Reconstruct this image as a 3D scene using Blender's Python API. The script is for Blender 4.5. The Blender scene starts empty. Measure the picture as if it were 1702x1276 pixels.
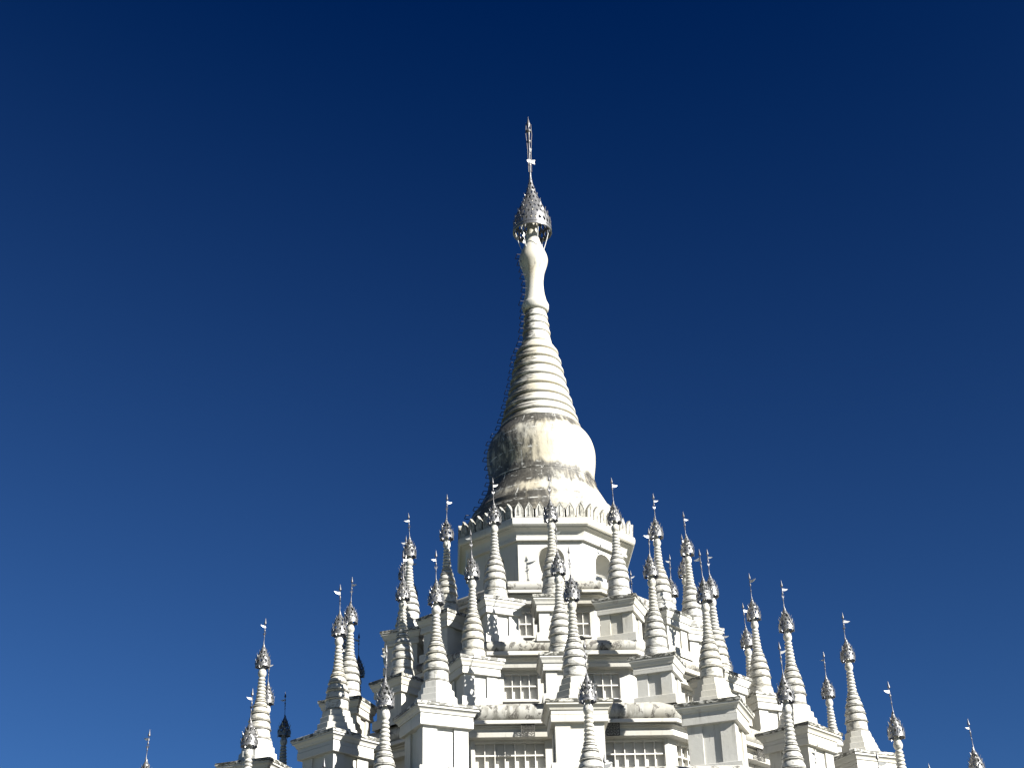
import bpy, bmesh, math, random
from mathutils import Vector, Matrix
random.seed(7)
C = bpy.context.scene.collection
PI = math.pi
rad = math.radians

# ------------------------------------------------------------------ camera
sc = bpy.context.scene
cam_d = bpy.data.cameras.new('camera'); cam = bpy.data.objects.new('camera', cam_d); C.objects.link(cam)
cam_d.sensor_width = 36.0; cam_d.lens = 2561.3 / 1702 * 36.0
cam_d.clip_start = 0.5; cam_d.clip_end = 20000
DIST = 50.78
pit, rol, yaw = rad(28.654), rad(-1.649), rad(-1.108)
Fw = Vector((math.sin(yaw)*math.cos(pit), math.cos(yaw)*math.cos(pit), math.sin(pit)))
Rt0 = Vector((math.cos(yaw), -math.sin(yaw), 0)); Up0 = Rt0.cross(Fw)
Rt = Rt0*math.cos(rol) + Up0*math.sin(rol); Up = -Rt0*math.sin(rol) + Up0*math.cos(rol)
M3 = Matrix((Rt, Up, -Fw)).transposed()
cam.matrix_world = Matrix.Translation((0, -DIST, 0)) @ M3.to_4x4()
sc.camera = cam

# ------------------------------------------------------------------ light
SUN_AZ, SUN_EL = rad(57), rad(28.5)          # azimuth to the right of the direction tower -> camera
world = bpy.data.worlds.new('World'); sc.world = world; world.use_nodes = True
wn = world.node_tree.nodes; wl = world.node_tree.links
bg = wn['Background']; sky = wn.new('ShaderNodeTexSky'); sky.sky_type = 'NISHITA'; sky.sun_disc = False
sky.sun_elevation = SUN_EL; sky.sun_rotation = PI - SUN_AZ
sky.altitude = 2500; sky.air_density = 1.0; sky.dust_density = 0.3; sky.ozone_density = 4.0
EXPO = 1.85; SKY_S = 0.05; q_ = 0.06 * 2**(0.45 - EXPO) / SKY_S                     # a dry polarised-looking sky: its contrast is raised, channel by channel
lv = wn.new('ShaderNodeVectorMath'); lv.operation = 'MULTIPLY_ADD'; k_ = -1.0 / (0.06 * 2**0.45)
lv.inputs[1].default_value = (.60*q_, .94*q_, 1.28*q_); lv.inputs[2].default_value = (.0216*k_*q_, .0515*k_*q_, .110*k_*q_)
mx = wn.new('ShaderNodeVectorMath'); mx.operation = 'MAXIMUM'; mx.inputs[1].default_value = (0, 0.001, 0.006)
wl.new(sky.outputs[0], lv.inputs[0]); wl.new(lv.outputs[0], mx.inputs[0]); wl.new(mx.outputs[0], bg.inputs[0])
bg.inputs[1].default_value = SKY_S
sun_d = bpy.data.lights.new('sun', 'SUN'); sun = bpy.data.objects.new('sun', sun_d); C.objects.link(sun)
sun_d.energy = 5.0; sun_d.angle = rad(0.5); sun_d.color = (1.0, 0.965, 0.885)
sdir = Vector((math.sin(SUN_AZ)*math.cos(SUN_EL), -math.cos(SUN_AZ)*math.cos(SUN_EL), math.sin(SUN_EL)))
sun.rotation_euler = sdir.to_track_quat('Z', 'Y').to_euler()
sun.location = (60, -60, 60)
sc.view_settings.view_transform = 'Standard'; sc.view_settings.look = 'None'
sc.view_settings.gamma = 1.0; sc.view_settings.exposure = EXPO
sc.cycles.max_bounces = 6; sc.cycles.diffuse_bounces = 3

TH = rad(4.3165)                              # yaw of the tower's front face

# ------------------------------------------------------------------ materials
def nt(name):
    m = bpy.data.materials.new(name); m.use_nodes = True
    n = m.node_tree.nodes; l = m.node_tree.links
    return m, n, l, n['Principled BSDF']
def noise(n, l, vec, scale, detail=4, rough=0.55, dist=0.0):
    x = n.new('ShaderNodeTexNoise'); x.inputs['Scale'].default_value = scale; x.inputs['Detail'].default_value = detail
    x.inputs['Roughness'].default_value = rough; x.inputs['Distortion'].default_value = dist
    l.new(vec, x.inputs['Vector']); return x.outputs['Fac']
def mapping(n, l, vec, scale, rot=(0, 0, 0)):
    x = n.new('ShaderNodeMapping'); x.inputs['Scale'].default_value = scale; x.inputs['Rotation'].default_value = rot
    l.new(vec, x.inputs['Vector']); return x.outputs[0]
def ramp(n, l, fac, a, b, va=0.0, vb=1.0):
    x = n.new('ShaderNodeMapRange'); x.inputs['From Min'].default_value = a; x.inputs['From Max'].default_value = b
    x.inputs['To Min'].default_value = va; x.inputs['To Max'].default_value = vb; x.interpolation_type = 'SMOOTHSTEP'
    l.new(fac, x.inputs['Value']); return x.outputs[0]
def math_(n, l, op, a, b):
    x = n.new('ShaderNodeMath'); x.operation = op
    for i, v in enumerate((a, b)):
        if isinstance(v, (int, float)): x.inputs[i].default_value = v
        else: l.new(v, x.inputs[i])
    return x.outputs[0]
ALB = .80                                     # weathered limewash: every mixed paint tone is scaled to this
def mix(n, l, fac, a, b):
    x = n.new('ShaderNodeMix'); x.data_type = 'RGBA'
    if isinstance(fac, (int, float)): x.inputs['Factor'].default_value = fac
    else: l.new(fac, x.inputs['Factor'])
    for i, v in ((6, a), (7, b)):
        if isinstance(v, tuple): x.inputs[i].default_value = tuple(c*ALB for c in v) + (1,)
        else: l.new(v, x.inputs[i])
    return x.outputs[2]

def plaster(name, white=(.475, .47, .445), warm=(.455, .425, .345), warm_amt=.55, streak=.35, streak_lo=.56, patch=0.0, patch_lo=.56,
            patch_col=(.035, .033, .03), rough=.55, bump=.25, patch_scale=(1.6, 1.6, 1.6)):
    m, n, l, p = nt(name)
    g = n.new('ShaderNodeNewGeometry'); pos = g.outputs['Position']
    w = ramp(n, l, noise(n, l, pos, .55, 3), .42, .66, 0, warm_amt)
    col = mix(n, l, w, white, warm)
    # thin rain streaks
    st = noise(n, l, mapping(n, l, pos, (6, 6, .7)), 1.0, 5, .6)
    big = ramp(n, l, noise(n, l, pos, .9, 3), .42, .62)
    s = math_(n, l, 'MULTIPLY', ramp(n, l, st, streak_lo, streak_lo + .16, 0, streak), big)
    col = mix(n, l, s, col, (.14, .135, .115))
    # fine speckle
    sp = ramp(n, l, noise(n, l, pos, 26, 3, .7), .60, .78, 0, .28)
    col = mix(n, l, sp, col, (.25, .24, .21))
    if patch > 0:
        pn = noise(n, l, mapping(n, l, pos, patch_scale), 1.0, 7, .68, .6)
        f = ramp(n, l, pn, patch_lo, patch_lo + .07, 0, patch)
        col = mix(n, l, f, col, patch_col)
    l.new(col, p.inputs['Base Color']); p.inputs['Roughness'].default_value = rough
    b = n.new('ShaderNodeBump'); b.inputs['Strength'].default_value = bump; b.inputs['Distance'].default_value = .02
    l.new(noise(n, l, pos, 9, 6, .65), b.inputs['Height']); l.new(b.outputs[0], p.inputs['Normal'])
    return m

M_white = plaster('white_plaster', streak=.5, streak_lo=.54, patch=.45, patch_lo=.63, patch_col=(.15, .145, .125), patch_scale=(5, 5, 1.1))
M_spire = plaster('spire_plaster', warm_amt=.45, streak=.55, streak_lo=.53, rough=.42, patch=.7, patch_lo=.505, patch_col=(.16, .155, .14), patch_scale=(7, 7, 15))
M_fillet = plaster('fillet_plaster', streak=.45, streak_lo=.54, patch=.6, patch_lo=.64, patch_col=(.10, .09, .07), patch_scale=(2, 2, 5))
M_roll = plaster('stained_roll_plaster', white=(.37, .365, .34), warm=(.31, .29, .245), streak=.85, streak_lo=.44, patch=.85, patch_lo=.53, patch_col=(.05, .044, .038), patch_scale=(5, 5, 3.2))
M_slab = plaster('mossy_slab_plaster', white=(.46, .455, .43), streak=.85, streak_lo=.44, patch=.95, patch_lo=.45, patch_col=(.03, .03, .022), patch_scale=(5.5, 5.5, 12))
M_pane = plaster('pane_board', white=(.52, .52, .50), warm=(.48, .455, .39), streak=.2, rough=.5)
M_bar = plaster('window_bar_paint', white=(.62, .61, .58), warm=(.60, .57, .48), warm_amt=.3, streak=.1)

def bell_material():
    m, n, l, p = nt('weathered_shaded_bell_plaster')
    g = n.new('ShaderNodeNewGeometry'); pos = g.outputs['Position']
    sep = n.new('ShaderNodeSeparateXYZ'); l.new(pos, sep.inputs[0]); x, y, z = sep.outputs
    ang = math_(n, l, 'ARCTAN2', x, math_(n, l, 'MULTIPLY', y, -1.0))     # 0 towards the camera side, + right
    uv = n.new('ShaderNodeCombineXYZ'); l.new(math_(n, l, 'MULTIPLY', ang, 2.0), uv.inputs[0]); l.new(z, uv.inputs[1])
    uvv = uv.outputs[0]
    w = ramp(n, l, noise(n, l, pos, .8, 4), .40, .62, 0, .75)
    col = mix(n, l, w, (.46, .445, .395), (.44, .39, .285))
    # large worn lichen fields: a cap under the rings, a belt low on the bell; shade painted in towards the left
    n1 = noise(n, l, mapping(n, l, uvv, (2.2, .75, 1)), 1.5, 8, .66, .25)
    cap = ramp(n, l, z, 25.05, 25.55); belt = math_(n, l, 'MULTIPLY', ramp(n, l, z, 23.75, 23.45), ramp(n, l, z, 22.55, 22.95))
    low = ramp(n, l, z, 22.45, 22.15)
    side = ramp(n, l, ang, .60, -.75)  # smooth left-hand shade put into the colour, blended with the stains
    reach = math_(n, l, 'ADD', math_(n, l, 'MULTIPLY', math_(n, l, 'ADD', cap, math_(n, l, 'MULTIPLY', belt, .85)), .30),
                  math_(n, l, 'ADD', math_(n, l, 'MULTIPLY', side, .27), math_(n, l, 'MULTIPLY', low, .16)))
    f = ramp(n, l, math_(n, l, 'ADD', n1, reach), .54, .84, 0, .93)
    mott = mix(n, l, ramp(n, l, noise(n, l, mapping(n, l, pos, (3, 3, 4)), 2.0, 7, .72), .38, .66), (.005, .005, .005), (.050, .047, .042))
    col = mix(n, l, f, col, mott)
    # hanging drips
    st = noise(n, l, mapping(n, l, uvv, (7, .55, 1)), 1.5, 5, .6)
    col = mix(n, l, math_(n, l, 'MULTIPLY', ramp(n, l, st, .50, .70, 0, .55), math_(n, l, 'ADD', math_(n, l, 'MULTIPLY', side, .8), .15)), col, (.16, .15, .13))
    # patched cracks drawn with fresh lime
    br = n.new('ShaderNodeTexBrick'); l.new(mapping(n, l, uvv, (.9, 1.0, 1)), br.inputs['Vector'])
    br.inputs['Scale'].default_value = 1.0; br.inputs['Brick Width'].default_value = 1.3; br.inputs['Row Height'].default_value = .78
    br.inputs['Mortar Size'].default_value = .022; br.inputs['Mortar Smooth'].default_value = .3
    ck = math_(n, l, 'MULTIPLY', br.outputs['Fac'], ramp(n, l, noise(n, l, uvv, 2.2, 5, .7), .46, .60, 0, .9))
    ck = math_(n, l, 'MULTIPLY', ck, ramp(n, l, f, .05, .5))
    col = mix(n, l, ck, col, (.50, .495, .47))
    fl = math_(n, l, 'MULTIPLY', ramp(n, l, noise(n, l, mapping(n, l, uvv, (2.2, 5, 1)), 1.7, 6, .7, .8), .60, .65, 0, .85), ramp(n, l, f, .1, .6))
    col = mix(n, l, fl, col, (.48, .475, .45))
    l.new(col, p.inputs['Base Color']); p.inputs['Roughness'].default_value = .6
    b = n.new('ShaderNodeBump'); b.inputs['Strength'].default_value = .35; b.inputs['Distance'].default_value = .03
    l.new(noise(n, l, pos, 7, 7, .65), b.inputs['Height']); l.new(b.outputs[0], p.inputs['Normal'])
    return m
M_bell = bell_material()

def ring_material():
    m, n, l, p = nt('weathered_ring_plaster')
    g = n.new('ShaderNodeNewGeometry'); pos = g.outputs['Position']
    sep = n.new('ShaderNodeSeparateXYZ'); l.new(pos, sep.inputs[0]); x, y, z = sep.outputs
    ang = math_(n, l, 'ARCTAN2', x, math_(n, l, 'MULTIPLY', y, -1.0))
    uv = n.new('ShaderNodeCombineXYZ'); l.new(ang, uv.inputs[0]); l.new(z, uv.inputs[1])
    w = ramp(n, l, noise(n, l, pos, 1.1, 4), .40, .62, 0, .8)
    col = mix(n, l, w, (.475, .465, .43), (.45, .41, .32))
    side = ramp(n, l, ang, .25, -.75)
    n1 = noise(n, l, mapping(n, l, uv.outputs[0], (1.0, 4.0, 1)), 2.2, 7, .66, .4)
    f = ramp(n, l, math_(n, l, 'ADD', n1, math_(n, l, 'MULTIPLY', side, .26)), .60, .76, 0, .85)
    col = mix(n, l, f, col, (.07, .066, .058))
    l.new(col, p.inputs['Base Color']); p.inputs['Roughness'].default_value = .55
    b = n.new('ShaderNodeBump'); b.inputs['Strength'].default_value = .3; b.inputs['Distance'].default_value = .02
    l.new(noise(n, l, pos, 9, 6, .65), b.inputs['Height']); l.new(b.outputs[0], p.inputs['Normal'])
    return m
M_ring = ring_material()

def metal(name, col, dark, metallic, rough, scale=14):
    m, n, l, p = nt(name)
    g = n.new('ShaderNodeNewGeometry')
    f = ramp(n, l, noise(n, l, g.outputs['Position'], scale, 5, .7), .48, .66, 0, .75)
    l.new(mix(n, l, f, col, dark), p.inputs['Base Color'])
    p.inputs['Metallic'].default_value = metallic; p.inputs['Roughness'].default_value = rough
    return m
M_silver = metal('silver_sheet_metal', (.27, .27, .275), (.03, .03, .03), .7, .38, 26)
M_iron = metal('dark_iron', (.05, .048, .05), (.09, .06, .045), .5, .6)
M_pole = metal('grey_pole_metal', (.13, .13, .14), (.045, .044, .044), .55, .45)
M_tin = metal('white_tin', (.56, .56, .55), (.30, .29, .27), .15, .45)
M_grille = metal('black_openwork', (.05, .048, .043), (.12, .115, .10), .2, .6)
M_dark = metal('dark_slot', (.02, .02, .02), (.03, .03, .03), 0, .9)

def ground_material():
    m, n, l, p = nt('plaza_paving')
    g = n.new('ShaderNodeNewGeometry'); pos = g.outputs['Position']
    br = n.new('ShaderNodeTexBrick'); l.new(pos, br.inputs['Vector']); br.inputs['Scale'].default_value = 1.2
    br.inputs['Color1'].default_value = (.26, .25, .22, 1); br.inputs['Color2'].default_value = (.23, .22, .20, 1); br.inputs['Mortar'].default_value = (.12, .115, .10, 1)
    br.inputs['Mortar Size'].default_value = .01
    d = n.new('ShaderNodeVectorMath'); d.operation = 'LENGTH'; l.new(pos, d.inputs[0])
    f = ramp(n, l, d.outputs['Value'], 32, 36)
    gr = mix(n, l, noise(n, l, pos, .15, 6), (.05, .085, .03), (.10, .11, .05))
    l.new(mix(n, l, f, br.outputs['Color'], gr), p.inputs['Base Color']); p.inputs['Roughness'].default_value = .8
    return m
M_ground = ground_material()

# ------------------------------------------------------------------ mesh helpers
def to_mesh(name, bm, mats, smooth=None):
    me = bpy.data.meshes.new(name); bm.normal_update(); bm.to_mesh(me); bm.free()
    for m in (mats if isinstance(mats, (list, tuple)) else [mats]): me.materials.append(m)
    if smooth is not None:
        me.polygons.foreach_set('use_smooth', [True]*len(me.polygons)); me.set_sharp_from_angle(angle=rad(smooth))
    return me
def ob(name, me, parent=None, loc=(0, 0, 0), rz=0):
    o = bpy.data.objects.new(name, me); C.objects.link(o); o.parent = parent; o.location = loc; o.rotation_euler = (0, 0, rz)
    return o
def tag(o, label, cat, group=None):
    o['label'] = label; o['category'] = cat
    if group: o['group'] = group
    return o
def lathe(bm, prof, seg, off=0.0, cap_top=False, cap_bot=False):
    rows = []
    for r, z in prof:
        rows.append([bm.verts.new((r*math.sin(off + 2*PI*k/seg), -r*math.cos(off + 2*PI*k/seg), z)) for k in range(seg)])
    for a, b in zip(rows, rows[1:]):
        for k in range(seg):
            j = (k+1) % seg
            bm.faces.new((a[k], a[j], b[j], b[k]))
    if cap_top: bm.faces.new(rows[-1])
    if cap_bot: bm.faces.new(rows[0][::-1])
    return rows
def box(bm, x0, x1, y0, y1, z0, z1, mat=0):
    v = [bm.verts.new((x, y, z)) for z in (z0, z1) for y in (y0, y1) for x in (x0, x1)]
    fs = [(0, 2, 3, 1), (4, 5, 7, 6), (0, 1, 5, 4), (2, 6, 7, 3), (0, 4, 6, 2), (1, 3, 7, 5)]
    for f in fs:
        q = bm.faces.new([v[i] for i in f]); q.material_index = mat
    return v
def tube(bm, pts, r, seg=6):
    pts = [Vector(p) for p in pts]; rows = []
    for i, p in enumerate(pts):
        t = (pts[min(i+1, len(pts)-1)] - pts[max(i-1, 0)]).normalized()
        a = t.orthogonal().normalized() if i == 0 else (rows[-1][1] - t*rows[-1][1].dot(t)).normalized()
        b = t.cross(a); rr = r[i] if isinstance(r, (list, tuple)) else r
        rows.append(([bm.verts.new(p + a*rr*math.cos(2*PI*k/seg) + b*rr*math.sin(2*PI*k/seg)) for k in range(seg)], a))
    for (A, _), (B, _) in zip(rows, rows[1:]):
        for k in range(seg):
            bm.faces.new((A[k], A[(k+1) % seg], B[(k+1) % seg], B[k]))
    bm.faces.new(rows[0][0][::-1]); bm.faces.new(rows[-1][0])
def bevel(bm, w, ang=40):
    bm.normal_update()
    es = [e for e in bm.edges if len(e.link_faces) == 2 and e.calc_face_angle(0) > rad(ang)]
    bmesh.ops.bevel(bm, geom=es, offset=w, segments=2, profile=.6, affect='EDGES', clamp_overlap=True)
def plate(bm, outline, origin, xa, za, thick):
    """a flat outline (x, z) set in the plane (xa, za) and given a thickness"""
    xa = Vector(xa).normalized(); za = Vector(za).normalized(); nn = xa.cross(za).normalized(); o = Vector(origin)
    f = [bm.verts.new(o + xa*x + za*z + nn*thick/2) for x, z in outline]
    b = [bm.verts.new(o + xa*x + za*z - nn*thick/2) for x, z in outline]
    bm.faces.new(f); bm.faces.new(b[::-1]); k = len(f)
    for i in range(k):
        j = (i+1) % k; bm.faces.new((f[i], b[i], b[j], f[j]))

OFF8 = rad(22.5)
def ap(R): return R*math.cos(rad(22.5))

# ------------------------------------------------------------------ ground
bm = bmesh.new(); lathe(bm, [(.01, 0), (40, 0), (75, 0), (300, 0), (6000, 0)], 64)
g = ob('ground', to_mesh('ground', bm, M_ground), None, (0, 0, -1.6)); g['kind'] = 'structure'

# ------------------------------------------------------------------ the pagoda
pag = bpy.data.objects.new('white_pagoda', None); C.objects.link(pag)
pag.location = (0, 0, -1.6); pag.rotation_euler = (0, 0, TH)
tag(pag, 'tall white octagonal pagoda with weathered bell, ringed spire and silver crown at its peak', 'pagoda')
ZO = 1.6                                         # all heights below are above eye level; parts sit at z + ZO
def part(name, me, parent=None, loc=(0, 0, 0), rz=0):
    p = parent or pag
    return ob(name, me, p, (loc[0], loc[1], loc[2] + (ZO if p is pag else 0)), rz)

def roll_profile(Rf, zf, h, fl):
    """half-round parapet roll on a fillet whose top is zf"""
    r = h/2; R0 = Rf - r + .0
    pr = [(Rf - r - .06, zf)]
    for k in range(13):
        a = -PI/2 + PI*k/12
        pr.append((R0 - .03 + r*math.cos(a)*1.02, zf + r + r*math.sin(a)))
    return pr
# name: wall corner radius, bottom z, window band (z0, zm, z1) or None, fascia z, fillet (z0, z1), fillet radius, roll height, inner floor radius, panes
ST = [
 dict(Rw=3.45, zb=15.72, Rf=4.0, z=(17.70, 17.80, 18.00, 18.10), h=.36, Rin=2.4, win=(16.70, 17.13, 17.57), u=(.70, 1.16), n=2, us=(.70, 1.10), ns=2),
 dict(Rw=5.45, zb=13.22, Rf=6.02, z=(14.95, 15.06, 15.27, 15.40), h=.38, Rin=3.2, win=(14.03, 14.47, 14.88), u=(.74, 1.78), n=4, us=(.74, 1.70), ns=4),
 dict(Rw=7.44, zb=10.56, Rf=8.02, z=(12.29, 12.43, 12.61, 12.72), h=.54, Rin=5.2, win=(11.38, 11.85, 12.25), u=(.71, 2.74), n=7, us=(.71, 2.45), ns=6),
 dict(Rw=10.8, zb=6.62, Rf=11.42, z=(9.55, 9.72, 9.90, 10.03), h=.54, Rin=7.2, win=None),
 dict(Rw=14.2, zb=2.92, Rf=14.85, z=(5.60, 5.77, 5.95, 6.08), h=.54, Rin=10.5, win=None),
 dict(Rw=17.6, zb=-1.6, Rf=18.3, z=(1.95, 2.10, 2.27, 2.40), h=.54, Rin=14.0, win=None),
]
def window_mesh(w, z0, zm, z1, n):
    """lattice of painted bars in front of a board; origin at the left bottom of the opening, y into the wall"""
    bm = bmesh.new(); H = z1 - z0; bw = .012
    box(bm, -.01, w + .01, .175, .21, -.01, H + .01, 1)
    for k in range(n + 1):
        x = w*k/n; x0, x1 = max(0.002, x - bw), min(w - .002, x + bw)
        box(bm, x0, x1, .045, .165, .002, H - .002, 0)
    for z in (0.022, zm - z0, H - .022):
        for k in range(n):
            box(bm, w*k/n + bw + .001, w*(k+1)/n - bw - .001, .048, .162, z - .019, z + .019, 0)
    return to_mesh('window', bm, [M_bar, M_pane])
for si, s in enumerate(ST):
    Rw, Rf = s['Rw'], s['Rf']; a = ap(Rw); hw = Rw*math.sin(rad(22.5)); z0, z1, z2, z3 = s['z']
    bm = bmesh.new()
    for fi in range(8):
        az = rad(45*fi); ux = Vector((math.cos(az), math.sin(az), 0)); nn = Vector((math.sin(az), -math.cos(az), 0))
        def P(u, z, dep=0): return nn*(a - dep) + ux*u + Vector((0, 0, z))
        ub = [-hw, hw]; zb = [s['zb'], z0]; op = None
        if s['win']:
            u0, u1 = s['u'] if fi == 0 else s['us']
            ub = [-hw, -u1, -u0, u0, u1, hw]; zb = [s['zb'], s['win'][0], s['win'][2], z0]; op = True
        for i in range(len(ub)-1):
            for j in range(len(zb)-1):
                if op and j == 1 and i in (1, 3):
                    A, B, Z0, Z1 = ub[i], ub[i+1], zb[j], zb[j+1]; dp = .22
                    for q in (((A, Z0, 0), (A, Z0, dp), (A, Z1, dp), (A, Z1, 0)), ((B, Z0, 0), (B, Z1, 0), (B, Z1, dp), (B, Z0, dp)),
                              ((A, Z1, 0), (A, Z1, dp), (B, Z1, dp), (B, Z1, 0)), ((A, Z0, 0), (B, Z0, 0), (B, Z0, dp), (A, Z0, dp)),
                              ((A, Z0, dp), (B, Z0, dp), (B, Z1, dp), (A, Z1, dp))):
                        bm.faces.new([bm.verts.new(P(*t)) for t in q])
                    continue
                bm.faces.new([bm.verts.new(P(ub[x], zb[y])) for x, y in ((i, j), (i+1, j), (i+1, j+1), (i, j+1))])
    bmesh.ops.remove_doubles(bm, verts=bm.verts, dist=1e-4)
    wall = part('storey_wall', to_mesh('storey_wall', bm, M_white))
    if s['win']:
        zl, zm, zh = s['win']; done = {}
        for fi in (0, 1, 7, 2, 6):
            az = rad(45*fi); (u0, u1), n = ((s['u'], s['n']) if fi == 0 else (s['us'], s['ns']))
            if n not in done or True:
                key = (u0, u1, n)
                if key not in done: done[key] = window_mesh(u1-u0, zl, zm, zh, n)
            for us in (-u1, u0):
                p = Vector((math.sin(az), -math.cos(az), 0))*a + Vector((math.cos(az), math.sin(az), 0))*us
                ob('window', done[key], wall, (p.x, p.y, zl), az)
            # sill under each opening and dark drain slot
            for us in (-u1, u0):
                bm = bmesh.new(); box(bm, us - .05, us + (u1-u0) + .05, -a - .055, -a - .002, zl - .075, zl - .012); bevel(bm, .008)
                ob('window_sill', to_mesh('window_sill', bm, M_white), wall, (0, 0, 0), az)
            if si < 2 and fi in (0, 1, 7):
                for sg in (-1, 1):
                    u = sg*(.86 if si == 0 else 1.2)
                    bm = bmesh.new(); box(bm, u - .11, u + .11, -a - .02, -a - .001, zl - .21, zl - .12)
                    ob('drain_slot', to_mesh('drain_slot', bm, M_dark), wall, (0, 0, 0), az)
    # cornice: fascia, cavetto, thin fillet, fillet
    bm = bmesh.new(); d = z2 - z1
    prof = [(Rw - .05, z0), (Rf - .25, z0), (Rf - .22, z1 - .015), (Rf - .25, z1), (Rf - .29, z1 + .01), (Rf - .295, z1 + d*.4), (Rf - .25, z1 + d*.72), (Rf - .19, z2 - .055),
            (Rf - .15, z2 - .05), (Rf - .15, z2 - .02), (Rf - .19, z2 - .015), (Rf - .19, z2), (Rf - .008, z2), (Rf, z2 + .008), (Rf, z3 - .012), (Rf - .012, z3), (Rf - .5, z3)]
    lathe(bm, prof, 8, OFF8)
    part('cornice', to_mesh('cornice', bm, M_fillet, 24))
    # parapet roll and terrace floor
    bm = bmesh.new(); pr = roll_profile(Rf, z3 + .002, s['h'], 0)
    top = pr[-1]; lathe(bm, pr, 8, OFF8)
    part('parapet_roll', to_mesh('parapet_roll', bm, M_roll, 24))
    bm = bmesh.new(); lathe(bm, [(top[0] + .01, top[1] - .006), (s['Rin'], top[1] - .006)], 8, OFF8)
    part('terrace_floor', to_mesh('terrace_floor', bm, M_slab))

# openwork grilles standing before the third storey's cornice
def grille_mesh(w, h):
    bm = bmesh.new(); rr = random.Random(3)
    for x in (0, w): box(bm, x-.012, x+.012, -.012, .012, 0, h)
    for z in (0, h): box(bm, 0.013, w-.013, -.011, .011, z-.012, z+.012)
    nx, nz = 4, 4
    for i in range(nx):
        for j in range(nz):
            cx, cz = w*(i+.5)/nx, h*(j+.5)/nz
            pts = [(cx + .5*w/nx*math.cos(t), 0, cz + .5*h/nz*math.sin(t)) for t in [2*PI*k/8 for k in range(9)]]
            tube(bm, pts, .009, 4)
            a = rr.random()*PI
            tube(bm, [(cx - .045*math.cos(a), 0, cz - .045*math.sin(a)), (cx + .045*math.cos(a), 0, cz + .045*math.sin(a))], .010, 4)
    return to_mesh('vent_grille', bm, M_grille)
gm_ = grille_mesh(.37, .36)
for fi in (0, 1, 7):
    az = rad(45*fi)
    for u in (-1.41, 1.03):
        p = Vector((math.sin(az), -math.cos(az), 0))*(ap(8.02) - .06) + Vector((math.cos(az), math.sin(az), 0))*u
        part('vent_grille', gm_, None, (p.x, p.y, 12.25), az)

# ---- drum with arched niches
bm = bmesh.new(); lathe(bm, [(2.9, 18.40), (2.86, 18.42), (2.86, 20.24)], 8, OFF8, True, True)
drum_me = to_mesh('drum_wall', bm, M_white)
drum = ob('drum_wall', drum_me)
bm = bmesh.new()
for fi in range(8):
    az = rad(45*fi); c = Vector((math.sin(az), -math.cos(az), 0))*(ap(2.86) - .02); r = .46
    before = set(bm.verts)
    prof = [(r, 19.16), (r, 19.58)] + [(r*math.cos(t), 19.58 + r*math.sin(t)) for t in [PI/2*k/8 for k in range(1, 8)]]
    rows = lathe(bm, prof, 28, 0, True, True)
    nv = [v for v in bm.verts if v not in before]; dn = c.normalized()
    for v in nv: v.co += dn*(v.co.x*dn.x + v.co.y*dn.y)*.45
    bmesh.ops.translate(bm, verts=nv, vec=c)
cut = ob('cutter', to_mesh('cutter', bm, M_white))
md = drum.modifiers.new('b', 'BOOLEAN'); md.operation = 'DIFFERENCE'; md.object = cut; md.solver = 'EXACT'
dg = bpy.context.evaluated_depsgraph_get(); dg.update()
me2 = bpy.data.meshes.new_from_object(drum.evaluated_get(dg)); drum.modifiers.clear()
bpy.data.objects.remove(cut, do_unlink=True); drum.data = me2
me2.polygons.foreach_set('use_smooth', [True]*len(me2.polygons)); me2.set_sharp_from_angle(angle=rad(20))
drum.parent = pag; drum.location = (0, 0, ZO)

bm = bmesh.new()
prof = [(2.8, 20.22), (3.0, 20.22), (3.005, 20.30), (2.99, 20.315), (2.97, 20.32), (2.985, 20.42), (3.03, 20.52), (3.10, 20.58), (3.19, 20.61), (3.19, 20.64), (3.27, 20.645),
        (3.315, 20.69), (3.33, 20.78), (3.33, 20.84), (3.31, 20.91), (3.26, 20.945), (2.4, 20.95)]
lathe(bm, prof, 8, OFF8)
dc = part('drum_cornice', to_mesh('drum_cornice', bm, M_fillet, 24))
# lotus petals standing along the cornice edge
def petal_mesh():
    bm = bmesh.new(); W, H = .150, .57
    half = [(W, 0), (W, .10), (W*1.0, .27), (W*.94, .32), (W*.70, .40), (W*.40, .47), (W*.14, .53), (0, H)]
    out = half + [(-x, z) for x, z in half[-2::-1]]
    inn = [(x*.70, .05 + z*.80) for x, z in out]
    k = len(out)
    fr = [bm.verts.new((x, -.055, z)) for x, z in out]; fi = [bm.verts.new((x, -.075, z)) for x, z in [(x*.86, .025 + z*.92) for x, z in out]]
    rc = [bm.verts.new((x, -.064, z)) for x, z in inn]; bk = [bm.verts.new((x, .055, z)) for x, z in out]
    for A, B in ((bk, fr), (fr, fi), (fi, rc)):
        for i in range(k):
            j = (i+1) % k; bm.faces.new((A[i], B[i], B[j], A[j]))
    bm.faces.new(rc[::-1]); bm.faces.new(bk)
    # carved rib
    box(bm, -.014, .014, -.082, -.060, .09, .44)
    bmesh.ops.recalc_face_normals(bm, faces=bm.faces)
    for v in bm.verts: v.co.y -= .16*v.co.z*v.co.z
    return to_mesh('lotus_petal', bm, M_petal)
M_petal = plaster('petal_plaster', white=(.40, .395, .37), warm=(.35, .33, .27), streak=.8, streak_lo=.46, patch=.75, patch_lo=.50, patch_col=(.12, .115, .10), patch_scale=(9, 9, 7))
pm = petal_mesh(); L8 = 2*3.19*math.sin(rad(22.5))
for fi in range(8):
    az = rad(45*fi)
    for k in range(7):
        u = L8*((k+.5)/7 - .5)
        p = Vector((math.sin(az), -math.cos(az), 0))*(ap(3.20) - .01) + Vector((math.cos(az), math.sin(az), 0))*u
        ob('lotus_petal', pm, dc, (p.x, p.y, 20.935), az + rad(random.uniform(-2, 2)))

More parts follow.
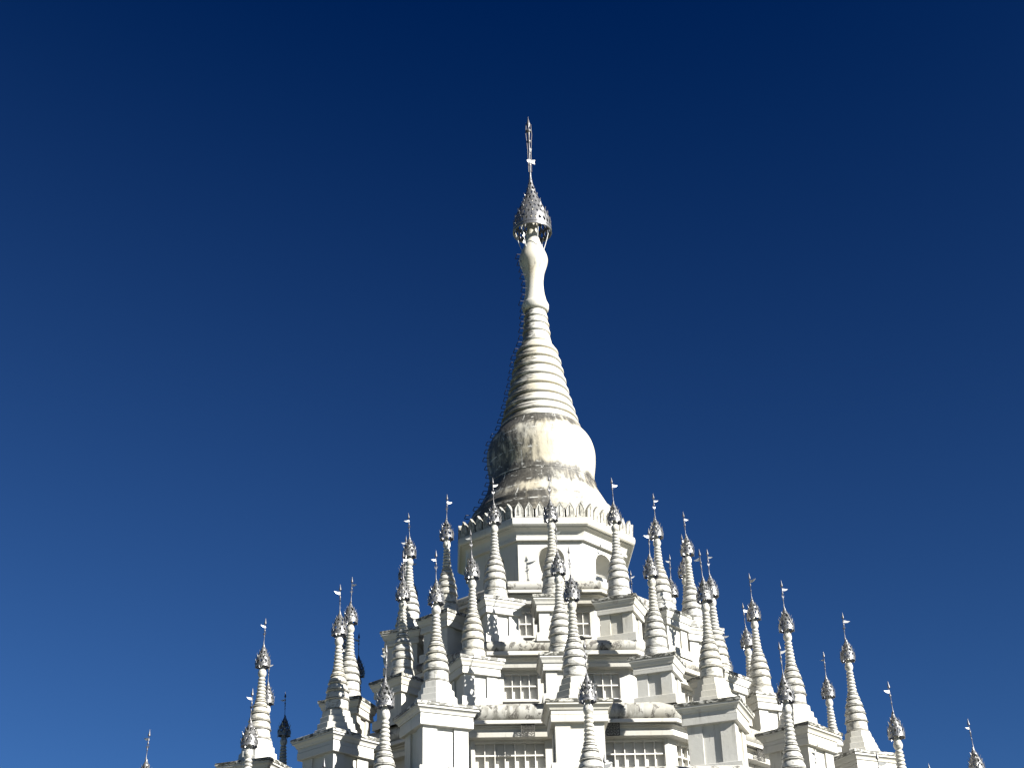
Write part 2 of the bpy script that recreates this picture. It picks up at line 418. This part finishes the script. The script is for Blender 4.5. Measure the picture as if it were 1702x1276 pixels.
# ---- bell
bell = [(2.86, 20.93), (2.86, 21.55), (2.80, 21.62), (2.74, 21.64), (2.74, 21.86), (2.70, 21.93), (2.60, 21.97), (2.585, 22.02), (2.60, 22.09), (2.585, 22.16), (2.53, 22.20),
        (2.50, 22.215), (2.40, 22.37), (2.28, 22.60), (2.15, 22.85), (2.03, 23.10), (1.955, 23.33), (1.950, 23.375), (1.962, 23.38), (1.960, 23.415), (1.932, 23.42), (1.905, 23.55), (1.91, 23.80), (1.955, 24.10), (1.985, 24.40), (1.985, 24.65),
        (1.945, 24.90), (1.87, 25.13), (1.76, 25.32), (1.64, 25.48), (1.56, 25.60), (1.50, 25.70), (1.2, 25.74)]
def smooth_prof(pr, n=3):
    out = []
    for i in range(len(pr)-1):
        p0 = pr[max(i-1, 0)]; p1 = pr[i]; p2 = pr[i+1]; p3 = pr[min(i+2, len(pr)-1)]
        for k in range(n):
            t = k/n
            out.append(tuple(.5*((2*p1[j]) + (-p0[j]+p2[j])*t + (2*p0[j]-5*p1[j]+4*p2[j]-p3[j])*t*t + (-p0[j]+3*p1[j]-3*p2[j]+p3[j])*t**3) for j in (0, 1)))
    out.append(pr[-1]); return out
bm = bmesh.new(); lathe(bm, bell[:12] + smooth_prof(bell[12:17], 3)[:-1] + bell[16:22] + smooth_prof(bell[22:], 3), 96)
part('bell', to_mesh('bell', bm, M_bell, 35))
# ---- ringed spire
zr = [25.68, 26.02, 26.38, 26.78, 27.22, 27.66, 28.10, 28.50, 28.92, 29.36, 29.82, 30.18, 30.50, 30.86]
rr_ = [1.50, 1.42, 1.33, 1.235, 1.13, 1.045, .965, .89, .80, .565, .53, .50, .46, .42]
prof = []
for i in range(len(zr)-1):
    zb, zt, rb, rt = zr[i], zr[i+1], rr_[i], rr_[i+1]; H = zt - zb
    rt2 = min(rt, rb)*.985 - .015
    if i == 8: rt2 = .60
    for t, f in ((0, -.045), (.03, -.01), (.12, .018), (.24, .022), (.36, .012), (.40, -.012), (.46, -.006), (.58, 0), (.74, -.002), (.88, -.012), (.97, -.035)):
        prof.append((rb + (rt2 - rb)*(t**1.25) + f*(.75 if i > 8 else 1.25), zb + H*t))
prof.append((.40, 30.87))
bm = bmesh.new(); lathe(bm, prof, 80)
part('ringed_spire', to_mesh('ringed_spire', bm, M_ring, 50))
# ---- neck: collar, waist, bulb and the cone that enters the crown
neck = [(.40, 30.84), (.465, 30.86), (.50, 30.93), (.52, 31.02), (.525, 31.14), (.50, 31.20), (.47, 31.24)]
neck2 = [(.465, 31.25), (.41, 31.50), (.365, 31.80), (.35, 32.10), (.365, 32.35), (.41, 32.62), (.49, 32.88), (.548, 33.08), (.562, 33.22), (.545, 33.36), (.49, 33.54), (.42, 33.72), (.35, 33.90), (.29, 34.08), (.25, 34.3), (.22, 34.7), (.18, 35.3), (.10, 36.2)]
bm = bmesh.new(); lathe(bm, neck + smooth_prof(neck2, 3), 64)
part('spire_neck', to_mesh('spire_neck', bm, plaster('neck_plaster', white=(.48, .465, .42), warm=(.46, .41, .31), warm_amt=.7, streak=.7, streak_lo=.50, patch=.6, patch_lo=.57, patch_col=(.24, .20, .14), patch_scale=(3, 3, 1.5)), 50))

# ---- pierced crowns (hti)
def crown_mesh(name, prof, cells, rows, thick, rim, petals, mat, hole=.30):
    """prof: [(r, z)] bottom to top; a pierced shell with solid rims and rows of upright flame petals"""
    def rz(t):
        n = len(prof) - 1; f = min(max(t, 0), .99999)*n; i = int(f); u = f - i
        return prof[i][0]*(1-u) + prof[i+1][0]*u, prof[i][1]*(1-u) + prof[i+1][1]*u
    bm = bmesh.new()
    # solid rim band
    r0, z0 = prof[0]
    lathe(bm, [(r0, z0), (r0*1.02, z0 + rim*.08), (r0*1.0, z0 + rim*.16), (r0, z0 + rim*.84), (r0*1.02, z0 + rim*.92), (r0*.99, z0 + rim),
               (r0*.99 - thick, z0 + rim), (r0*.99 - thick, z0), (r0, z0)], cells*2)
    t0 = 0.0
    zs = [z0 + rim] 
    zt = prof[-1][1]; hh = (zt - z0 - rim)
    # rows get a little lower towards the top
    wts = [1.0 - .45*k/rows for k in range(rows)]; sm = sum(wts); acc = 0
    for wgt in wts: acc += wgt; zs.append(z0 + rim + hh*acc/sm)
    def r_at(z):
        for (ra, za), (rb, zb) in zip(prof, prof[1:]):
            if za <= z <= zb: return ra + (rb-ra)*(z-za)/max(zb-za, 1e-6)
        return prof[-1][0]
    for k in range(rows):
        n = max(6, int(round(cells*max(r_at(zs[k]), .2*r0)/r0))) if k > 1 else cells
        off = (k % 2)*PI/n
        for c in range(n):
            a0, a1 = off + 2*PI*c/n, off + 2*PI*(c+1)/n
            def S(u, v, dr=0):
                a = a0 + (a1-a0)*u; z = zs[k] + (zs[k+1]-zs[k])*v; r = max(r_at(z), .012) + dr
                return (r*math.sin(a), -r*math.cos(a), z)
            h = hole*(1 + random.uniform(-.25, .25)) if k < rows - 2 else .15
            q = [(.5, .5-h*1.25), (.5+h*1.15, .5), (.5, .5+h*1.25), (.5-h*1.15, .5)]
            o = [(0, 0), (.5, 0), (1, 0), (1, .5), (1, 1), (.5, 1), (0, 1), (0, .5)]
            of = [bm.verts.new(S(*p)) for p in o]; qf = [bm.verts.new(S(*p, .004)) for p in q]
            ob_ = [bm.verts.new(S(*p, -thick)) for p in o]; qb = [bm.verts.new(S(*p, -thick)) for p in q]
            for (A, B, fl) in ((of, qf, False), (ob_, qb, True)):
                fs = [(A[0], A[1], B[0]), (A[1], A[2], B[0]), (A[2], A[3], B[1], B[0]), (A[3], A[4], B[1]), (A[4], A[5], B[2], B[1]), (A[5], A[6], B[2]), (A[6], A[7], B[3], B[2]), (A[7], A[0], B[0], B[3])]
                for f in fs: bm.faces.new(f[::-1] if fl else f)
            for i in range(4):
                j = (i+1) % 4; bm.faces.new((qf[i], qf[j], qb[j], qb[i]))
    # flame petals
    for (z, n, h, w, tilt) in petals:
        r = r_at(z) if z >= z0 else r0
        for c in range(n):
            a = 2*PI*(c + .5*random.random()*.1)/n + z*3
            out = Vector((math.sin(a), -math.cos(a), 0)); ta = Vector((math.cos(a), math.sin(a), 0))
            hh_ = h*random.uniform(.85, 1.12)
            shp = [(w*.5, 0), (w*.62, hh_*.3), (w*.35, hh_*.62), (w*.12, hh_*.8), (0, hh_), (-w*.12, hh_*.8), (-w*.35, hh_*.62), (-w*.62, hh_*.3), (-w*.5, 0)]
            up = Vector((0, 0, 1))*math.cos(tilt) + out*math.sin(tilt)
            if h < 0: up = Vector((0, 0, 1))
            plate(bm, shp, out*(r + .003) + Vector((0, 0, z)), ta, up, thick*.8)
    return to_mesh(name, bm, mat, 30)
R_ = rad
main_prof = [(.76, 34.50), (.755, 34.85), (.71, 35.15), (.60, 35.45), (.47, 35.75), (.34, 36.05), (.23, 36.38), (.14, 36.72), (.07, 37.05), (.03, 37.4)]
cr = part('crown', crown_mesh('crown', main_prof, 26, 10, .02, .15,
          [(34.95, 16, .18, .10, R_(4)), (35.28, 12, .15, .09, R_(8)), (35.58, 9, .15, .08, R_(12)), (35.90, 7, .14, .07, R_(16)), (36.25, 6, .12, .05, R_(16)), (36.65, 5, .10, .04, R_(16))], M_silver, .29))
for k in range(6):
    a = 2*PI*k/6 + .3; bm = bmesh.new()
    tube(bm, [(.42*math.sin(a), -.42*math.cos(a), 33.66), (.55*math.sin(a), -.55*math.cos(a), 34.1), (.685*math.sin(a), -.685*math.cos(a), 34.64)], .016)
    ob('support_rod', to_mesh('support_rod', bm, M_tin, 40), cr)
# pole above the crown
bm = bmesh.new()
pp = [(.03, 37.3), (.05, 37.42), (.028, 37.5), (.028, 37.8), (.055, 37.86), (.03, 37.93), (.026, 38.35), (.05, 38.42), (.024, 38.5), (.022, 38.9), (.05, 38.97), (.085, 39.02), (.085, 39.08), (.05, 39.13), (.055, 39.5),
      (.115, 39.54), (.115, 39.62), (.05, 39.7), (.03, 39.76), (.075, 39.88), (.085, 39.95), (.05, 40.08), (.02, 40.2), (.004, 40.34)]
lathe(bm, pp, 16)
for v in bm.verts: v.co.x *= .9; v.co.y *= .9
fin = part('finial', to_mesh('finial', bm, M_pole, 40))
bm = bmesh.new()
for a in (1.5, 3.3, 4.75):
    x, y = .115*math.sin(a), -.125*math.cos(a)
    tube(bm, [(x*.5, y*.5, 37.5), (x*.62, y*.62, 38.6), (x*.8, y*.8, 39.02), (x*1.05, y*1.05, 39.4), (x*.8, y*.8, 39.95)], .014, 5)
ob('stay_rod', to_mesh('stay_rod', bm, M_iron, 40), fin)
bm = bmesh.new()
plate(bm, [(0, -.11), (.10, -.09), (.22, -.12), (.20, 0), (.235, .10), (.10, .06), (0, .10), (-.13, .03), (-.10, -.05)], (0, 0, 38.05), (1, .3, 0), (0, 0, 1), .02)
ob('vane', to_mesh('vane', bm, M_tin), fin)
bm = bmesh.new()
plate(bm, [(0, -.04), (.05, -.05), (.08, .10), (.02, .17), (-.02, .06)], (.02, 0, 38.55), (1, -.2, 0), (0, 0, 1), .02)
ob('perched_bird', to_mesh('perched_bird', bm, M_tin), fin)

# ---- iron rungs up the left side of bell and spire
sil = [(2.60, 22.15), (2.40, 22.37), (2.15, 22.85), (1.94, 23.35), (1.905, 23.6), (1.99, 24.4), (1.95, 24.9), (1.76, 25.32), (1.52, 25.70), (1.33, 26.38), (1.13, 27.22), (.965, 28.10), (.82, 28.92), (.62, 29.36), (.53, 29.82), (.46, 30.5), (.45, 30.9), (.53, 31.1), (.40, 31.5), (.355, 32.0), (.42, 32.62), (.56, 33.2), (.56, 33.4)]
def sil_r(z):
    for (ra, za), (rb, zb) in zip(sil, sil[1:]):
        if za <= z <= zb: return ra + (rb-ra)*(z-za)/(zb-za)
    return sil[-1][0]
lad = part('ladder', None)
z = 21.75
AZL = rad(-80)
while z < 33.4:
    r = 2.72 if z < 22.15 else sil_r(z)
    out = Vector((math.sin(AZL), -math.cos(AZL), 0)); ta = Vector((math.cos(AZL), math.sin(AZL), 0)); w = .16; e = .175 + random.uniform(-.02, .02)
    c = out*(r - .03) + Vector((0, 0, z)); up = Vector((0, 0, random.uniform(-.02, .02)))
    bm = bmesh.new()
    tube(bm, [c - ta*w, c - ta*w + out*(e*.96), c - ta*w*.93 + out*e + up, c + ta*w*.93 + out*e + up, c + ta*w + out*(e*.96), c + ta*w], .013, 6)
    ob('rung', to_mesh('rung', bm, M_iron, 50), lad)
    z += .305 if z > 25.7 else .33

# ------------------------------------------------------------------ the pinnacles
def ped_mesh(name, sl, fr_, sh, pl, zs, mats):
    """zs: slab top 0, then depths of slab bottom, slab2 bottom, cavetto bottom, frieze mid, frieze bottom, shaft bottom, plinth bottom (all negative)"""
    sb, s2, cb, fm, fb, shb, pb = zs
    bm = bmesh.new()
    def ring(bm, prof, mat=0):
        rows = [[bm.verts.new((x*r, y*r, z)) for x, y in ((-1, -1), (1, -1), (1, 1), (-1, 1))] for r, z in prof]
        for A, B in zip(rows, rows[1:]):
            for k in range(4):
                f = bm.faces.new((A[k], A[(k+1) % 4], B[(k+1) % 4], B[k])); f.material_index = mat
        return rows
    e = .006
    rows = ring(bm, [(sl - .015, 0), (sl, -.015), (sl - .005, sb + .012), (sl - .02, sb)][::-1], 1)
    f = bm.faces.new(rows[-1]); f.material_index = 1
    cav = [(sl - .03, s2 + .01), (fr_ + .10, s2 - .005), (fr_ + .055, s2*.55 + cb*.45), (fr_ + .03, cb + .005)]
    ring(bm, ([(sl - .02, sb)] + [(sl - .035, sb - e), (sl - .03, s2)] + cav + [(fr_ + .0, cb + .004), (fr_, fm + .006), (fr_ - .012, fm + .004), (fr_ - .012, fm - .004), (fr_ + .012, fm - .006), (fr_ + .006, fb + .008), (fr_, fb), (sh - .06, fb)])[::-1], 0)
    # shaft: four corner pilasters round a recessed core
    pw = sh*.62; rc = sh - .055
    rows = ring(bm, [(rc, shb), (rc, fb)], 0)
    for sx in (-1, 1):
        for sy in (-1, 1):
            x0, x1 = sorted((sx*sh, sx*(sh - pw))); y0, y1 = sorted((sy*sh, sy*(sh - pw)))
            box(bm, x0, x1, y0, y1, shb, fb - .001)
    rows = ring(bm, [(pl, pb), (pl, shb - .012), (pl - .012, shb), (rc - .02, shb)], 0)
    return to_mesh(name, bm, mats, 15)
PED_S = ped_mesh('pedestal', .725, .60, .53, .63, (-.11, -.15, -.31, -.42, -.53, -1.22, -1.50), [M_white, M_slab])
PED_L = ped_mesh('pedestal', .926, .765, .66, .80, (-.10, -.15, -.28, -.40, -.60, -1.70, -1.86), [M_white, M_slab])
def steps_mesh(h, top, bot, n):
    """stepped eight-sided plinth, a flat side facing outwards"""
    bm = bmesh.new(); prof = []
    for k in range(n):
        z0, z1 = h*k/n, h*(k+1)/n; r0 = bot + (top-bot)*k/(n - .4)
        prof += [(r0 - .008, z0 + .001), (r0, z0 + .010), (r0 - (bot-top)/n*.06, z1 - .010), (r0 - (bot-top)/n*.06 - .010, z1)]
    lathe(bm, prof, 8, OFF8, True)
    return to_mesh('stepped_base', bm, M_white, 20)
def round_base(h):
    bm = bmesh.new()
    lathe(bm, [(.46, 0), (.455, h*.16), (.40, h*.22), (.40, h*.30), (.425, h*.33), (.425, h*.42), (.385, h*.46), (.385, h*.52), (.375, h*.78), (.36, h*.90), (.33, h*.93), (.33, h)], 40, 0, True)
    return to_mesh('stepped_base', bm, M_spire, 50)
STEP = {'A': round_base(.41), 'B': round_base(.33), 'C': steps_mesh(.78, .375, .66, 4)}
# ringed shaft
def shaft_mesh():
    P = [(.30, -.03), (.37, -.03), (.378, 0), (.36, .03)]
    bounds = [(.03, .335), (.34, .345), (.60, .318), (.845, .268), (1.07, .212), (1.235, .165)]
    for i, (zb, rb) in enumerate(bounds):
        zt, rt = bounds[i+1] if i+1 < len(bounds) else (1.37, .138)
        H = zt - zb; rn = rt - .022
        bd = rb*.06 + .004
        P += [(rb - .05, zb + .000), (rb - .05, zb + .012), (rb + bd*.6, zb + .018), (rb + bd, zb + .030), (rb + bd*.5, zb + .044), (rb - .045, zb + .048), (rb - .045, zb + .066), (rb - .004, zb + .074)]
        b0 = zb + .079
        for t in (.0, .25, .5, .75, .92, 1.0):
            P.append((rb - .004 + (rn - rb + .004)*(t**1.9), b0 + (zt - b0)*t*.985))
    zb, n = 1.372, 6
    for k in range(n):
        r0 = .146 - .036*k/(n-1); h = (2.035 - 1.372)/n; z0 = zb + h*k
        P += [(r0 - .036, z0 + .002), (r0 - .010, z0 + h*.14), (r0 + .004, z0 + h*.36), (r0 + .001, z0 + h*.56), (r0 - .014, z0 + h*.78), (r0 - .034, z0 + h*.97)]
    P += [(.078, 2.04), (.092, 2.055), (.118, 2.10), (.130, 2.155), (.126, 2.21), (.106, 2.27), (.080, 2.33), (.066, 2.40), (.06, 2.5), (.045, 2.7), (.03, 3.0)]
    bm = bmesh.new(); lathe(bm, P, 40)
    return to_mesh('spire_shaft', bm, M_spire, 55)
SHAFT = shaft_mesh()
sp = [(.230, 2.37), (.232, 2.44), (.225, 2.54), (.192, 2.66), (.140, 2.80), (.086, 2.93), (.045, 3.03), (.018, 3.12)]
def shifted(me, dz):
    me.transform(Matrix.Translation((0, 0, -dz))); return me
CROWNS = [shifted(crown_mesh('crown', sp, 11, 5, .010, .075,
          [(2.45, 10, .115, .05, R_(6)), (2.55, 8, .11, .05, R_(12)), (2.66, 8, .11, .045, R_(16)), (2.77, 6, .10, .04, R_(18)), (2.88, 5, .08, .03, R_(16)), (2.375, 7, -.045, .03, 0)], M_silver, .37), 2.37) for _ in range(2)]
# finial pole
def finial_mesh():
    bm = bmesh.new()
    lathe(bm, [(.018, 3.08), (.024, 3.12), (.011, 3.16), (.010, 3.34), (.022, 3.37), (.010, 3.40), (.009, 3.52), (.024, 3.56), (.028, 3.585), (.010, 3.62), (.009, 3.78), (.022, 3.795), (.040, 3.805), (.030, 3.86), (.016, 3.92), (.003, 4.0)], 10)
    # perched leaf-bird
    plate(bm, [(0, -.045), (.035, -.02), (.055, .055), (.02, .02), (-.015, .015), (-.05, .05), (-.04, -.02)], (0, 0, 3.46), (1, 0, 0), (0, 0, 1), .012)
    plate(bm, [(0, -.03), (.03, 0), (.012, .05), (-.02, .03)], (0, 0, 3.68), (.6, .8, 0), (0, 0, 1), .012)
    return to_mesh('finial', bm, M_pole, 40)
FINIAL = shifted(finial_mesh(), 3.08)
bm = bmesh.new()
plate(bm, [(.008, -.05), (.07, -.055), (.15, -.035), (.235, .035), (.13, .03), (.008, .045)], (0, 0, 0), (1, 0, 0), (0, 0, 1), .012)
PENNANT = to_mesh('pennant', bm, M_tin)

TIER = {   # corner radius, mid radius, slab top height, height of stepped base, pedestal, words
 'A': (5.13, 4.93, 17.21, .39, PED_S, 'topmost terrace'), 'B': (7.17, 6.90, 14.67, .31, PED_S, 'second highest terrace'),
 'C': (10.03, 9.50, 12.41, .76, PED_L, 'third highest terrace'), 'D': (13.40, 12.62, 8.49, .76, PED_L, 'fourth highest terrace'),
 'E': (16.73, 15.52, 4.75, .76, PED_L, 'lowest visible terrace')}
PLACE = {0: 'front middle', -22.5: 'front left corner', 22.5: 'front right corner', -45: 'left front', 45: 'right front', -67.5: 'outer left corner', 67.5: 'outer right corner',
         -90: 'left side', 90: 'right side', -112.5: 'rear left corner', 112.5: 'rear right corner', 135: 'rear right face'}
ANG = {'A': (-112.5, -90, -67.5, -45, -22.5, 0, 22.5, 45, 67.5, 90, 112.5, 135), 'B': (-112.5, -90, -67.5, -45, -22.5, 0, 22.5, 45, 67.5, 90, 112.5),
       'C': (-112.5, -90, -67.5, -45, -22.5, 0, 22.5, 45, 67.5, 90), 'D': (-67.5, -45, -22.5, 0, 22.5, 45, 67.5, 90), 'E': (-22.5, 0, 22.5)}
LEFT = {('A', -67.5), ('A', -90), ('B', -22.5), ('C', -22.5), ('D', -45), ('D', -22.5), ('C', 22.5), ('B', 22.5), ('C', 90), ('D', 45), ('D', 67.5), ('C', -45), ('C', -67.5), ('D', -67.5), ('A', 112.5), ('C', -112.5), ('B', -112.5)}
proto = {}
def build_pinnacle(tier):
    Rc, Rm, zs, hb, ped, _ = TIER[tier]
    r = bpy.data.objects.new('pinnacle', None); C.objects.link(r)
    ob('pedestal', ped, r)
    ob('stepped_base', STEP.get(tier, STEP['C']), r, (0, 0, -.004))
    ob('spire_shaft', SHAFT, r, (0, 0, hb))
    ob('crown', CROWNS[0], r, (0, 0, hb + 2.37))
    f = ob('finial', FINIAL, r, (0, 0, hb + 3.08)); ob('pennant', PENNANT, f, (0, 0, .62))
    return r
def copy_pinnacle(src):
    r = src.copy(); C.objects.link(r)
    for ch in src.children:
        c = ch.copy(); C.objects.link(c); c.parent = r
        for gch in ch.children:
            d = gch.copy(); C.objects.link(d); d.parent = c
    return r
for tier in 'ABCDE':
    first = None
    for an in ANG[tier]:
        Rc, Rm, zs, hb, ped, word = TIER[tier]
        if first is None: first = r = build_pinnacle(tier)
        else: r = copy_pinnacle(first)
        corner = (round(abs(an)/22.5) % 2) == 1
        a = rad(an) + TH; R = Rc if corner else Rm
        off = -.13 if (an == 0 and tier in 'AB') else 0.0
        r.location = (R*math.sin(a) + off*math.cos(a), -R*math.cos(a) + off*math.sin(a), zs)
        r.rotation_euler = (0, 0, a + (PI/4 if corner else 0) + (PI/2)*0)
        tag(r, 'white pinnacle with silver crown at %s of the %s' % (PLACE[an], word), 'pinnacle', 'crowned pinnacles on the pagoda terraces')
        for ch in r.children:
            if ch.name.startswith('crown'):
                ch.data = random.choice(CROWNS); ch.rotation_euler.z = random.uniform(0, 6.28)
                ch.rotation_euler.x = rad(random.uniform(-2.2, 2.2)); ch.rotation_euler.y = rad(random.uniform(-2.2, 2.2))
            if ch.name.startswith('finial'):
                want = (PI if (tier, an) in LEFT else 0) + random.uniform(-.6, .6)
                ch.rotation_euler.z = random.uniform(-.5, .5)
                for g_ in ch.children:
                    g_.rotation_euler.z = want - r.rotation_euler.z - ch.rotation_euler.z; g_.scale = (random.uniform(.6, 1.0),)*3; g_.rotation_euler.y = random.uniform(-.25, .25)
                ch.rotation_euler.x = rad(random.uniform(-2.5, 2.5)); ch.rotation_euler.y = rad(random.uniform(-2.5, 2.5))
            if ch.name.startswith('spire_shaft'):
                ch.rotation_euler.z = random.uniform(0, 6.28); k = random.uniform(.97, 1.04); ch.scale = (k, k, 1)
